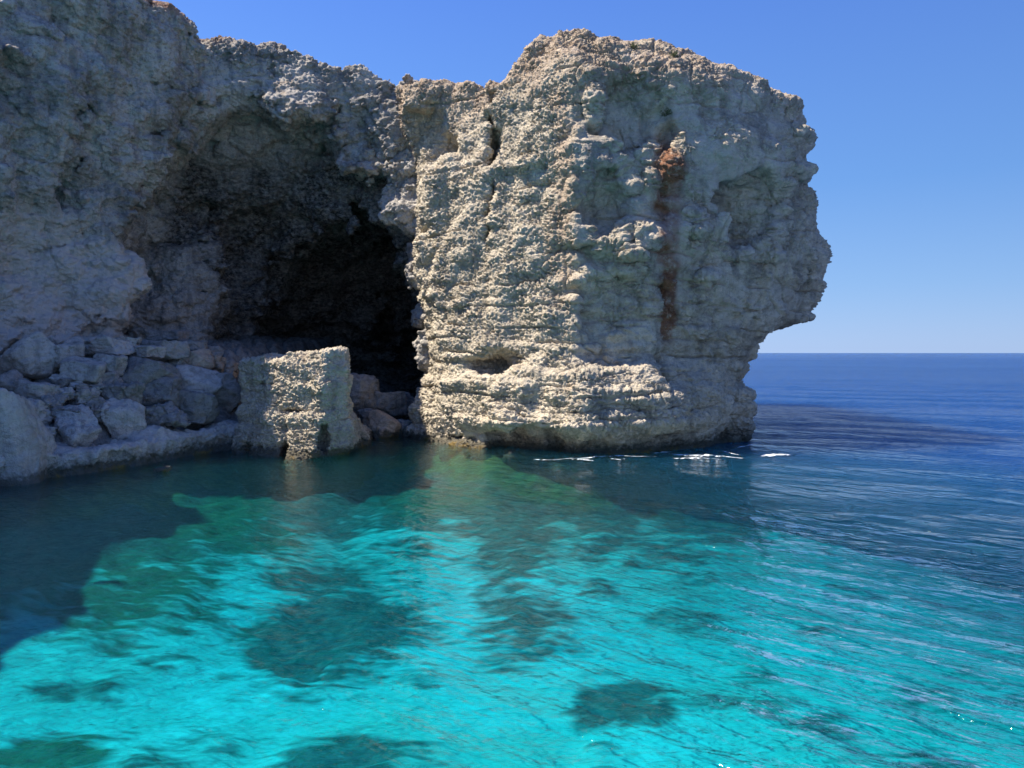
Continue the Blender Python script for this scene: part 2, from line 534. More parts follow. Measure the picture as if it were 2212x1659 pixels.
    add_at(960, 420, 44.8, 55, 90, 1.4, 0.8)
    # nose at the water on the far right
    add_at(1575, 895, 43.5, 36, 60, 2.0, 0.6)
    for u, v, Y, r in ((1028, 958, 41.5, 16), (1075, 975, 39.5, 20), (1150, 968, 37.6, 24), (1000, 940, 42, 11), (1190, 955, 37, 14), (1120, 940, 38.6, 12)):
        sub_at(u, v, Y, r, r * 1.5, 0.9, 0.2)
    # fissure
    for (u, v, Y) in [(1070, 150 + 16 * k, 42.0 - 0.03 * k) for k in range(22)]:
        uu = u - 0.004 * (v - 150) * 9 + 5 * math.sin(v * 0.05)
        sub_at(uu, v, Y - 0.4, 5, 16, 2.3, 0.10)
    idx = band(F, 1.9)
    p = pts_of(idx, xs, ys, zs)
    d = 0.42 * nz(p, 4.5, 1, sz=1.6) + 0.30 * nz(p, 2.0, 2, sz=1.2) + 0.22 * nz(p, 1.0, 3, sz=.7)
    low = ss(9, 4, p[:, 2])
    d = d + (0.08 + 0.22 * low) * strata(p, 1)
    # vertical ribs
    d = d + 0.22 * np.abs(nz(p, 1.5, 5, sz=5)) * (1 - low)
    F[idx] += d.astype(np.float32)
    V, Q = surface_nets(F, xs, ys, zs)
    del F
    fr = Q[(V[Q].mean(1)[:, 1] < 60)]
    V, Q = subdivide(V, Q)
    V = smooth(V, Q, 1, 0.3)
    N = normals(V, Q)
    x, y, z = V.T
    # how crusty: the sea face all over, the right face in patches
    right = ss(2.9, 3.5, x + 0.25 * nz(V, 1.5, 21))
    pn = nz(V, 3.2, 22) * 0.5 + nz(V, 1.3, 23) * 0.5 + nz(V, 0.5, 26) * 0.25
    base = ss(4.6, 3.4, z + 1.2 * nz(V, 1.6, 24))
    topz = ss(17.0, 19.0, z)
    crust = 1 - right * (1 - np.clip(ss(0.06, 0.22, pn) + base + 0.8 * topz, 0, 1))
    smoothband = ss(1.1, 0.6, z + 0.4 * nz(V, 1.0, 29)) * ss(0, 1.5, x)
    kn = np.zeros(len(V))
    for (c, rx, ry, rz) in KN:
        dd = np.sqrt(((x - c[0]) / rx) ** 2 + ((y - c[1]) / ry) ** 2 + ((z - c[2]) / rz) ** 2)
        kn = np.maximum(kn, ss(1.5, 1.1, dd + 0.3 * pn))
    crust = np.maximum(crust, kn)
    crust = crust * (1 - 0.75 * smoothband)
    crust = 0.34 + 0.78 * crust
    k = karst(V, N, crust * 1.45 * (0.55 + 0.45 * ss(-0.3, 0.2, nz(V, 2.2, 35) + 0.5 * nz(V, 0.8, 36))), 1, 0.5)
    # open joints: long bedding cracks and a few steep ones
    zw = z + 0.35 * nz(V, 7.0, 37) + 0.10 * nz(V, 1.2, 38)
    for zk, dep in ((0.9, .2), (1.75, .25), (2.25, .15), (2.9, .3), (3.6, .2), (4.1, .25), (4.9, .35), (5.7, .2), (6.4, .3), (7.5, .2), (8.6, .3), (9.9, .22), (11.6, .3), (13.3, .2), (15.2, .25), (17.4, .2), (19.3, .25)):
        k -= dep * 0.8 * np.exp(-((zw - zk) / 0.05) ** 2) * ss(-0.10, 0.2, nz(V, 2.6, int(zk * 7) % 40, sz=.5))
    fc, gc = worley(V + 0.35 * np.stack([nz(V, 1.2, 45), nz(V, 1.2, 46), nz(V, 1.2, 47)], 1), 2.6, 6, 2.2)
    k -= 0.16 * ss(0.04, 0.0, gc) * ss(0.0, 0.3, nz(V, 3.0, 48))
    k += (0.08 + 0.18 * right) * crust + 0.035 * nz(V, 0.16, 33) + 0.05 * (0.3 - np.abs(nz(V, 0.4, 34, sz=1.4)))
    up = N.copy(); up[:, 2] *= 0.6; 
    V2 = V + up * k[:, None]
    # zones
    Z = np.zeros((len(V), 4)); Z[:, 3] = 1
    ux = at(1435, 400, 39)[0]
    wv = 0.3 * nz(V, 1.8, 41, sz=.8) + 0.22 * nz(V, 0.6, 42)
    wid = np.interp(z, [3, 6, 10, 14, 15.5, 17.5], [0.22, 0.32, 0.55, 0.55, 0.3, 0.15])
    sx = np.interp(z, [3, 17], [8.05, 7.6])
    Z[:, 0] = ss(1.7, 0.5, np.abs(x + wv - sx) / wid) * ss(5.0, 6.0, z) * ss(16.6, 15.0, z)
    Z[:, 0] = np.maximum(Z[:, 0], 0.28 * ss(0.9, 0.2, np.abs(x - 2.6 + 1.5 * wv)) * ss(6, 9, z) * ss(20, 17, z))
    Z[:, 0] = np.maximum(Z[:, 0], 0.35 * ss(17.5, 19.5, z + nz(V, 2, 44)))
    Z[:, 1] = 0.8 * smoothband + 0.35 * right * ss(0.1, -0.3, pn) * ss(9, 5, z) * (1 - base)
    Z[:, 1] = np.maximum(Z[:, 1], (0.16 + 0.5 * ss(0.0, 0.35, nz(V, 1.8, 49, sz=1.5) + 0.5 * nz(V, 0.6, 50))) * right * (1 - base) * (1 - 0.6 * crust.clip(0, 1)))  # right face's shade put into the colour, with dark stain patches
    Z[:, 2] = right * 0.35 * ss(0.05, -0.25, pn) * ss(8, 11, z)
    o = mesh_obj("headland", V2, Q, M_head, zone=Z)
    tag(o, "tall sunlit limestone headland with rust streak and overhanging right side above the sea", "headland", kind="structure")
    return o

# ---- cliff with the cave ----------------------------------------------
def build_cliff():
    xs = axis((-60, -30, 2.5), (-30, -27, .5), (-27, -3, .14), (-3, 3, .6))
    ys = axis((-25, 32, 1.0), (32, 52, .14), (52, 72, .3), (72, 90, 2))
    zs = axis((-6, 0, .6), (0, 27.5, .14), (27.5, 29, .5))
    Bk = [(2, 88), (-58, 88), (-58, -23)]
    lv = [
        (-6, [(-24, -23), (-23, 20), (-23, 33), (-21, 41), (-17.5, 46), (-13, 48.5), (-8, 48), (-5.0, 46.5), (-2, 50)] + Bk),
        (5, [(-25, -23), (-27.0, 20), (-27.0, 33.5), (-23.6, 40), (-19.2, 47), (-14, 49), (-8, 48.3), (-5.2, 47), (-2, 50)] + Bk),
        (12, [(-25, -23), (-27, 20), (-27.0, 33.5), (-23.2, 40), (-18.4, 47.6), (-13, 48.6), (-8, 48.2), (-5.6, 47.3), (-2, 50)] + Bk),
        (20, [(-25, -23), (-27, 20), (-26.5, 33.5), (-21.8, 40), (-17.8, 48.0), (-13, 48.6), (-8.5, 48.4), (-6, 48), (-2, 51)] + Bk),
        (27, [(-25, -23), (-27, 20), (-26.5, 33.5), (-22.0, 41), (-18.0, 49.0), (-13.5, 49.9), (-9, 49.8), (-6, 50), (-2, 53)] + Bk),
    ]
    F = level_field(lv, xs, ys, zs)
    X, Y = np.meshgrid(xs, ys, indexing='ij')
    T = np.interp(xs, [-60, -26, -21.5, -20.4, -18.8, -17.2, -15.5, -12, -9.5, -7.4, -4], [30, 27.5, 25.4, 24.7, 24.2, 23.8, 23.9, 23.9, 23.1, 22.0, 21.6])[:, None] + 0 * Y
    # towards the boat the crest is lower
    Tn = np.interp(ys, [-25, 30, 35, 36.6, 38, 40, 44], [19.5, 19.5, 20.5, 22, 24.5, 25.6, 30.0])[None, :] + 0 * X
    T = np.minimum(T, Tn) - 0.05 * np.clip(Y - 50, 0, None)
    F = smax(F, (zs[None, None, :] - T[:, :, None]).astype(np.float32) * 0.8, 0.7)
    X3, Y3, Z3 = xs[:, None, None], ys[None, :, None], zs[None, None, :]
    def sub(cx, cy, cz, rx, ry, rz, k=0.5):
        nonlocal F
        d = np.sqrt(((X3 - cx) / rx) ** 2 + ((Y3 - cy) / ry) ** 2 + ((Z3 - cz) / rz) ** 2)
        F = smax(F, -((d - 1) * min(rx, ry, rz)).astype(np.float32), k)
    def add(cx, cy, cz, rx, ry, rz, k=0.8):
        nonlocal F
        d = np.sqrt(((X3 - cx) / rx) ** 2 + ((Y3 - cy) / ry) ** 2 + ((Z3 - cz) / rz) ** 2)
        F = smin(F, ((d - 1) * min(rx, ry, rz)).astype(np.float32), k)
    sub(-15.1, 48.6, 4.0, 9.6, 7.8, 16.9, 1.1)      # the great alcove
    sub(-17.0, 52.0, 6.0, 6.0, 7.0, 10.5, 0.6)
    sub(-10.6, 59.0, 2.5, 5.3, 18.0, 13.6, 0.4)
    sub(-15.0, 64.0, 2.0, 8.0, 12.0, 8.0, 0.4)
    sub(-13.2, 57.0, 2.0, 5.4, 8.0, 11.0, 0.4)
    sub(-14.0, 62.0, 3.0, 7.0, 12.0, 11.0, 0.4)      # the deep cave
    add(-22.6, 52.0, 6, 3.2, 3.2, 9.0, 1.5)
    sub(-18.6, 55.5, 3.0, 2.6, 4.0, 5.5, 0.4)
    idx = band(F, 2.3)
    p = pts_of(idx, xs, ys, zs)
    d = 1.0 * nz(p, 6.0, 1) + 0.75 * nz(p, 2.7, 2) + 0.5 * (0.25 - np.abs(nz(p, 3.2, 9, sz=1.5))) + 0.42 * nz(p, 1.3, 3, sz=.7) + 0.26 * np.abs(nz(p, 0.9, 4, sz=.6)) + 0.15 * nz(p, 0.5, 6, sz=.6)
    f1, g = worley(p + 0.4 * np.stack([nz(p, 1.5, 51), nz(p, 1.5, 52), nz(p, 1.5, 53)], 1), 2.4, 5, 0.8)
    d += -0.16 * (0.5 - f1) + 0.22 * ss(0.14, 0.0, g)
    low = ss(10, 5, p[:, 2]) * 0.8 + 0.25
    d += 0.26 * low * strata(p, 2)
    F[idx] += d.astype(np.float32)
    V, Q = surface_nets(F, xs, ys, zs)
    del F
    V = smooth(V, Q, 1, 0.4)
    c = V[Q].mean(1)
    vis = (c[:, 1] > 32) & (c[:, 0] > -28) & (c[:, 0] < -3)
    V, Q = subdivide(V, Q)
    V = smooth(V, Q, 1, 0.5)
    N = normals(V, Q)
    x, y, z = V.T
    pn = nz(V, 3.0, 22) * 0.6 + nz(V, 1.2, 23) * 0.5
    crust = np.clip(0.35 + ss(0.05, 0.35, pn) * ss(-17.8, -16.5, x) * ss(13, 16, z) + ss(22, 24, z), 0, 1)
    k = karst(V, N, crust * 0.9, 3, 0.75) + 0.06 * nz(V, 0.3, 31, sz=.5) + 0.03 * nz(V, 0.16, 33)
    f1, g = worley(V + 0.3 * np.stack([nz(V, .8, 61), nz(V, .8, 62), nz(V, .8, 63)], 1), 1.0, 9, 0.7)
    k -= 0.09 * ss(0.10, 0.0, g) * (1 - crust)
    k += 0.10 * (0.5 - np.abs(nz(V, 0.45, 64, sz=.55))) + 0.05 * (0.5 - np.abs(nz(V, 0.2, 65, sz=.6)))
    V2 = V + N * k[:, None]
    Z = np.zeros((len(V), 4)); Z[:, 3] = 1
    Z[:, 0] = 0.75 * ss(24.2, 25.2, z + 0.5 * nz(V, 2, 44))
    pale = ss(12.8, 11.8, z + 1.0 * nz(V, 2.2, 71) + 0.35 * (x + 25)) * ss(-19.3, -20.6, x + 0.8 * nz(V, 1.5, 72)) * ss(47, 45, y)
    Z[:, 2] = 0.95 * pale
    inside = ss(49.0, 52.5, y + 0.6 * nz(V, 2, 74)) * ss(20, 16, z)  # cave shade painted into the rock colour, deepening inwards
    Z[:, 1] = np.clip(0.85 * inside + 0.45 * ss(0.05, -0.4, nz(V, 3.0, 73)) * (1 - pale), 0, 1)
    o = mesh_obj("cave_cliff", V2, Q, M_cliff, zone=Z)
    tag(o, "shaded limestone cliff with a huge dark sea cave hollowed into it", "cliff", kind="structure")
    return o

# ---- generic small rock bodies by field ----------------------------------
def field_rock(name, lv, box, step, mat, amp=0.3, seed=5, top=None, mods=None, kscale=0.7, kamp=0.7, zonef=None, strat=0.12, loc=None, wl=None):
    (x0, x1), (y0, y1), (z0, z1) = box
    xs = axis((x0, x1, step)); ys = axis((y0, y1, step)); zs = axis((z0, z1, step))
    F = level_field(lv, xs, ys, zs)
    if top is not None:
        X, Y = np.meshgrid(xs, ys, indexing='ij')
        F = smax(F, (zs[None, None, :] - top(X, Y)[:, :, None]).astype(np.float32), 0.25)
    if mods: F = mods(F, xs[:, None, None], ys[None, :, None], zs[None, None, :])
    F[:, :, 0] = 1; F[:, :, -1] = 1; F[0] = 1; F[-1] = 1; F[:, 0] = 1; F[:, -1] = 1
    idx = band(F, 1.0)
    p = pts_of(idx, xs, ys, zs)
    d = amp * (nz(p, 2.2, seed) + 0.6 * nz(p, 1.0, seed + 1) + 0.4 * nz(p, 0.5, seed + 2)) + strat * strata(p, seed)
    F[idx] += d.astype(np.float32)
    V, Q = surface_nets(F, xs, ys, zs)
    V = smooth(V, Q, 1, 0.4)
    V, Q = subdivide(V, Q)
    V = smooth(V, Q, 1, 0.5)
    N = normals(V, Q)
    k = karst(V, N, kamp, seed, kscale) + 0.02 * nz(V, 0.15, 33)
    V2 = V + N * k[:, None]
    Z = np.zeros((len(V), 4)); Z[:, 3] = 1
    if zonef: zonef(V, Z)
    return mesh_obj(name, V2, Q, mat, zone=Z, loc=loc)

def build_block():
    # the square sunlit stack
    def P2(u, v, Y):
        a = at(u, v, Y); return (a[0], a[1])
    lv = []
    def ring(z, pts): lv.append((z, pts))
    ring(-3.5, [(-14.6, 42), (-13.8, 37.0), (-12.2, 35.6), (-9.6, 35.0), (-7.8, 36.2), (-7.4, 41), (-8, 47), (-14, 47)])
    ring(-0.3, [(-14.6, 42), (-13.9, 38.0), (-12.1, 36.4), (-9.9, 35.6), (-8.4, 37.2), (-7.8, 41), (-8.2, 46.5), (-13.6, 46)])
    ring(0.4, [(-14.6, 42), (-14.0, 38.3), (-12.0, 37.1), (-9.3, 35.9), (-8.0, 37.0), (-7.9, 41), (-8.4, 45.5), (-13.4, 45)])
    ring(1.2, [(-14.4, 41), (-13.9, 38.6), (-11.9, 37.2), (-9.0, 36.0), (-7.9, 37.3), (-8.1, 40.5), (-8.7, 43.5), (-13.2, 43)])
    ring(2.4, [(-14.2, 41), (-13.7, 39.0), (-12.0, 37.5), (-9.0, 36.4), (-8.2, 37.4), (-8.5, 40.0), (-9.0, 42.0), (-13.0, 42)])
    ring(4.9, [(-14.4, 41), (-13.9, 39.2), (-12.3, 37.9), (-9.0, 36.8), (-8.2, 37.7), (-8.6, 40.0), (-9.2, 41.6), (-13.0, 42)])
    def top(X, Y):
        p = np.stack([X.ravel(), Y.ravel(), 0 * X.ravel()], 1)
        return 4.70 + 0.12 * ss(-9.6, -8.9, X) + 0.12 * ss(-12.6, -12.3, X) + 0.14 * nz(p, 1.1, 88).reshape(X.shape)
    def mods(F, X, Y, Z):
        def cut(cx, cy, cz, rx, ry, rz):
            nonlocal F
            d = np.sqrt(((X - cx) / rx) ** 2 + ((Y - cy) / ry) ** 2 + ((Z - cz) / rz) ** 2)
            F = smax(F, -((d - 1) * min(rx, ry, rz)).astype(np.float32), 0.12)
        cut(-10.95, 36.1, 0.9, 0.16, 0.9, 1.3)
        cut(-9.0, 36.6, 0.9, 0.35, 0.7, 0.8)
        cut(-9.6, 36.4, 2.9, 0.35, 0.5, 0.35)
        cut(-13.1, 37.4, 0.3, 0.5, 0.8, 0.55)
        for zz, r in ((2.15, .09), (3.45, .07), (4.25, .06)):
            cut(-10.3, 37.0, zz, 3.5, 0.7, r)
        return F
    def zf(V, Z):
        Z[:, 1] = 0.25 * ss(1.7, 1.0, V[:, 2] + 0.4 * nz(V, 0.8, 80))
    o = field_rock("rock_stack", lv, ((-15.2, -6.6), (34.2, 47.6), (-3, 5.6)), 0.085, M_head, amp=0.22, seed=15, top=top, mods=mods, kscale=0.55, kamp=1.0, zonef=zf, strat=0.17, loc=(-10.6, 38.5, 0))
    tag(o, "square cream block of layered rock standing at the water, front half in sun", "rock stack")

def ledge_front(u=None, X=None):
    pass

LEDGE = [(-27, 22), (-21.5, 25.5), (-19.2, 28.4), (-18.2, 30.4), (-17.2, 31.6), (-16.6, 33.6), (-16.0, 35.4), (-15.4, 37.2), (-14.8, 38.8), (-13.4, 39.4), (-12.6, 41.5), (-10, 44.6), (-8.6, 46.2), (-7, 47.4)]
def build_ledge():
    B = [(-7, 58), (-28, 58)]
    def off(d):
        out = []
        for (x, y) in LEDGE:
            out.append((x - d * 0.85, y + d * 0.5))
        return out + B
    lv = [(-4, off(-1.8)), (-0.4, off(-0.1)), (0.2, off(0.15)), (0.9, off(-0.15)), (1.8, off(0.6))]
    def top(X, Y):
        p = np.stack([X.ravel(), Y.ravel(), 0 * X.ravel()], 1)
        h = (1.15 + 0.35 * nz(p, 3.0, 91)).reshape(X.shape)
        # lower inside the little inlet right of the stack
        return h - 1.7 * ss(-13.0, -11.2, X)
    def zf(V, Z):
        Z[:, 2] = 0.6 * ss(0.5, 1.1, V[:, 2]) * ss(-14, -16, V[:, 0])
    o = field_rock("rock_ledge", lv, ((-28, -6.5), (24, 58), (-3.5, 2.4)), 0.15, M_boul, amp=0.26, seed=25, top=top, kscale=0.9, kamp=0.5, zonef=zf, strat=0.14)
    tag(o, "low pale grey rock shelf along the foot of the shaded cliff, weed at its waterline", "rock shelf", kind="structure")

# slope of rubble behind the ledge: height field ------------------------------
def slope_z(X, Y):
    yf = np.interp(X, [-27, -19.2, -16, -12, -6], [27, 30.5, 37.5, 43.0, 49.5])
    s = 0.75 + 0.55 * np.clip(Y - yf, -4, 8.5)
    s = s + 0.05 * np.clip(Y - yf - 8.5, 0, 20)
    return np.where(X > -12, 0.75 + (s - 0.75) * np.clip(1 - (X + 12) / 9, 0.45, 1), s) * 1.0 - 0.62 * ss(-16.8, -13.6, X) * ss(44, 48, Y) * np.clip(s - 0.6, 0, 9)

def build_slope():
    xs = np.linspace(-27, -4.5, 190); ys = np.linspace(27, 70, 330)
    X, Y = np.meshgrid(xs, ys, indexing='ij')
    p = np.stack([X.ravel(), Y.ravel(), 0 * X.ravel()], 1)
    f1, g = worley(p, 1.1, 44)
    h = slope_z(X, Y).ravel() - 0.45 + 0.3 * nz(p, 2.0, 95) + 0.9 * np.minimum(0.6 - f1, 0.22) - 0.3 * ss(0.12, 0, g) + 0.05 * nz(p, .3, 96)
    f1, g = worley(p, .5, 45)
    h += 0.45 * np.minimum(0.5 - f1, 0.15)
    V = np.stack([p[:, 0], p[:, 1], h], 1)
    n, m = len(xs), len(ys)
    i = np.arange(n * m).reshape(n, m)
    Q = np.stack([i[:-1, :-1].ravel(), i[1:, :-1].ravel(), i[1:, 1:].ravel(), i[:-1, 1:].ravel()], 1)
    inl = poly_sdf(LEDGE + [(-4, 50), (-4, 72), (-28, 72)], V[:, 0], V[:, 1]) < -0.6
    Q = Q[inl[Q].all(1)]
    Z = np.zeros((len(V), 4)); Z[:, 3] = 1
    Z[:, 1] = 0.4 * ss(44, 50, V[:, 1])  # cave shade carried into the rubble colour towards the back
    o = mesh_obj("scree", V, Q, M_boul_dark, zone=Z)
    tag(o, "small broken rubble filling the gaps between the boulders below the cliff", "scree", kind="stuff")

# ---- boulders ----------------------------------------------------------------
def ico(sub):
    import bmesh
    bm = bmesh.new()
    bmesh.ops.create_icosphere(bm, subdivisions=sub, radius=1.0)
    V = np.array([v.co[:] for v in bm.verts]); Fc = np.array([[v.index for v in f.verts] for f in bm.faces])
    bm.free()
    return V, Fc
ICO = {4: ico(4), 5: ico(5), 6: ico(6)}

def tri_normals(V, T):
    n = np.cross(V[T[:, 1]] - V[T[:, 0]], V[T[:, 2]] - V[T[:, 0]])
    out = np.zeros_like(V)
    for c in range(3):
        for k in range(3):
            out[:, c] += np.bincount(T[:, k], weights=n[:, c], minlength=len(V))
    return out / (np.linalg.norm(out, axis=1)[:, None] + 1e-12)

def boulder(center, half, seed, mat, label, yaw=0, tilt=0, boxy=0.5, planes=11, rough=1.0, name="boulder", group="boulders heaped below the cliff", pale=0.0, darkz=0.0, sharp=70):
    r = np.random.RandomState(seed)
    big = max(half)
    D, T = ICO[6] if big > 1.5 else ICO[5] if big > 0.45 else ICO[4]
    ns = r.normal(size=(planes, 3)); ns /= np.linalg.norm(ns, axis=1)[:, None]
    ax = np.array([[1, 0, 0], [-1, 0, 0], [0, 1, 0], [0, -1, 0], [0, 0, 1], [0, 0, -1.0]]) + 0.14 * r.normal(size=(6, 3))
    ax /= np.linalg.norm(ax, axis=1)[:, None]
    ns = np.concatenate([ns, ax])
    ds = np.concatenate([r.uniform(0.74, 1.10, planes) , np.full(6, 0.88 + 0.2 * (1 - boxy))])
    c = np.clip(D @ ns.T, 1e-3, None) / ds
    rad = 1.0 / (c ** sharp).sum(1) ** (1.0 / sharp)
    V = D * rad[:, None]
    V = V * np.array(half)
    cs, sn = math.cos(tilt), math.sin(tilt)
    V = V @ np.array([[cs, 0, sn], [0, 1, 0], [-sn, 0, cs]])
    cs, sn = math.cos(yaw), math.sin(yaw)
    V = V @ np.array([[cs, sn, 0], [-sn, cs, 0], [0, 0, 1]])
    Wp = V + np.array(center)
    N = tri_normals(Wp, T)
    k = big * 0.08 * nz(Wp, big * 1.1, seed % 50) + 0.07 * nz(Wp, 0.5, seed % 40, sz=.7) + 0.06 * (0.3 - np.abs(nz(Wp, 0.35, seed % 30 + 5, sz=.6)))
    k += rough * (0.035 * nz(Wp, 0.2, 3, sz=.6) + 0.018 * nz(Wp, 0.09, 4))
    f1, g = worley(Wp, max(0.5, big * 0.7), seed % 30)
    k -= rough * 0.07 * ss(0.10, 0.0, g)
    if rough > 1.3:
        f1, g = worley(Wp, 0.32, seed % 30 + 3)
        k += 0.10 * (0.5 - f1) * rough
    Wp = Wp + N * k[:, None]
    Z = np.zeros((len(Wp), 4)); Z[:, 3] = 1; Z[:, 2] = pale
    Z[:, 1] = darkz
    o = mesh_obj(name, Wp, T, mat, zone=Z, loc=(center[0], center[1], center[2] - half[2]))
    tag(o, label, "boulder", group)
    return o

def on_slope(u, v):
    """where the sight line of a pile pixel meets the rubble slope"""
    d = ray(u, v)
    Ys = np.linspace(25, 60, 1500)
    P = CAM + d[None] * (Ys / d[1])[:, None]
    dz = P[:, 2] - slope_z(P[:, 0], P[:, 1])
    k = int(np.argmax(dz < 0)) if (dz < 0).any() else -1
    return P[k]

LG, TN, DK = M_boul, M_boul_tan, M_boul_dark
# crop units: x = cx*.2507, y = 663.6 + cy*.2507
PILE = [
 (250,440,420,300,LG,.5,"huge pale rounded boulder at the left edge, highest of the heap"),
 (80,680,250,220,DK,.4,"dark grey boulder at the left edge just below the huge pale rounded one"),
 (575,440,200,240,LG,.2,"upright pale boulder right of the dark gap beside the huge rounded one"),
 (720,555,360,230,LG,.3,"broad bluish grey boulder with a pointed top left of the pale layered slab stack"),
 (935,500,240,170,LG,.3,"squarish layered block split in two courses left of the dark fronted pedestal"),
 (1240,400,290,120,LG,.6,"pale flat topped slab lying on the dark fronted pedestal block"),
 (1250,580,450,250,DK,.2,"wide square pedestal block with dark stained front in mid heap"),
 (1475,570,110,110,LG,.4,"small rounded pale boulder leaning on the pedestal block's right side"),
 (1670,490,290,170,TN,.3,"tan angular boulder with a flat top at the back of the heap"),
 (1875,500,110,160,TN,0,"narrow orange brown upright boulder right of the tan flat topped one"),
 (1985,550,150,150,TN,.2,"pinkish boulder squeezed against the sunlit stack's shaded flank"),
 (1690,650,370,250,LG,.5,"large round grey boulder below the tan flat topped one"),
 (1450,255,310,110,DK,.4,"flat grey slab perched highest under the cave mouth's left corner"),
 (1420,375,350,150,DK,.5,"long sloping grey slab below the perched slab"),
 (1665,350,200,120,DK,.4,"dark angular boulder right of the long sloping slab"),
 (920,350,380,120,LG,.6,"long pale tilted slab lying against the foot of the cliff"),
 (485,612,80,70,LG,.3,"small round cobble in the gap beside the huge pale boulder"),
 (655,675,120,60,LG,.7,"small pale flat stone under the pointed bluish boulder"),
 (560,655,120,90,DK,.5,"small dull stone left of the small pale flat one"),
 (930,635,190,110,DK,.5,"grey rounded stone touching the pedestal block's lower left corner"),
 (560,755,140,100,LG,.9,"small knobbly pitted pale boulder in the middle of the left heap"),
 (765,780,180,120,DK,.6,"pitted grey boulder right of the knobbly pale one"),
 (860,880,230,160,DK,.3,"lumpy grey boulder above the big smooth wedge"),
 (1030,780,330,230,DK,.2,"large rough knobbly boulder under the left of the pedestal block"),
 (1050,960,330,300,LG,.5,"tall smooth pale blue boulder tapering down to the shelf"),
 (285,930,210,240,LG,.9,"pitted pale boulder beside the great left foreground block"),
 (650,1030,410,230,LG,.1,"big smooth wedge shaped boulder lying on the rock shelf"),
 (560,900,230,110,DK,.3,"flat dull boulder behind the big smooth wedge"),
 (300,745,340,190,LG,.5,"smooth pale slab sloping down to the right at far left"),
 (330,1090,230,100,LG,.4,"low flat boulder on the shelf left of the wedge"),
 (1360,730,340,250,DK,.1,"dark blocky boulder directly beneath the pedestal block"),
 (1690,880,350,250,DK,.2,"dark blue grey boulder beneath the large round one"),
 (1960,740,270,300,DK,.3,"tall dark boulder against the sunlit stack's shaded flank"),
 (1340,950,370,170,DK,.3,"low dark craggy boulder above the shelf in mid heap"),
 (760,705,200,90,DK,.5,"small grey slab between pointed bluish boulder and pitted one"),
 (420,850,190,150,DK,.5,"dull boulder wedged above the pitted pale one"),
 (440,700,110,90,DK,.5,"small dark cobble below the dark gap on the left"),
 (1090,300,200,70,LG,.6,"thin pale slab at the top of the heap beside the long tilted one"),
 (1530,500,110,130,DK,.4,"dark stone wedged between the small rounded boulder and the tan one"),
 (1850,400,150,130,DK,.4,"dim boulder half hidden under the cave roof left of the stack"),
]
def build_boulders():
    for k, (cx, cy, w, h, mat, pale, lab) in enumerate(PILE):
        u, v = cx * .2507, 663.6 + cy * .2507
        c = on_slope(u, v + h * .2507 * 0.30)
        sc = c[1] / FPX * .2507
        hx, hz = w * sc / 2 * 1.12, h * sc / 2 * 1.15
        hy = 0.5 * (hx + hz) * 1.0
        p = at(u, v, c[1] + 0.25 * hy)
        flat = any(s in lab for s in ("slab", "square", "block", "pedestal"))
        rough = 1.9 if any(s in lab for s in ("pitted", "knobbly", "lumpy", "craggy")) else 0.9
        boulder(p, (hx, hy, hz), 100 + k * 7, mat, lab, yaw=((k * 37) % 60 - 30) / 57, tilt=0.0 if flat else ((k * 53) % 30 - 15) / 57 * (-1),
                boxy=0.95 if flat else 0.4, planes=5 if flat else 12, rough=rough, pale=pale * 0.6)
    # great block at the left edge of the shore
    p = at(10, 945, 29.2)
    boulder((p[0] - 0.4, p[1] + 0.6, 1.0), (1.5, 1.6, 2.3), 911, LG, "great smooth pale block at the far left rising from the waterline", yaw=0.3, boxy=0.6, planes=9, rough=0.9, pale=0.4)
    # right of the stack, in the mouth of the cave
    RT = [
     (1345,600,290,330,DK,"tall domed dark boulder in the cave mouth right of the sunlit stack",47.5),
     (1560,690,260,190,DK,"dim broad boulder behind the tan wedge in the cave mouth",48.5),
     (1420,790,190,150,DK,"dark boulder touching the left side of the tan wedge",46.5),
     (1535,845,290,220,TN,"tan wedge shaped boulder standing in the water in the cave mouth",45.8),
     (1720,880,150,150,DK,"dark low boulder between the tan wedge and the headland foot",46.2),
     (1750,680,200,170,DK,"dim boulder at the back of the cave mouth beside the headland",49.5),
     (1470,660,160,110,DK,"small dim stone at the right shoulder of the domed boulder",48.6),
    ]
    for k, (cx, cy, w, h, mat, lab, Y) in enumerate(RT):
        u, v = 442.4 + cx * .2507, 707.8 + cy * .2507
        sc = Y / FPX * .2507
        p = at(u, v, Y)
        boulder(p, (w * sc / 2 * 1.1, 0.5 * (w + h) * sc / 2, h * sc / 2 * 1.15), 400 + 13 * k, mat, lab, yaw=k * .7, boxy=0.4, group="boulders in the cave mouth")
    p = atz(347, 1019, 0.0)
    boulder((p[0], p[1], -0.02), (0.30, 0.3, 0.2), 77, M_boul, "small grey rock just breaking the dark water off the left shelf", group="rocks awash", name="rock")

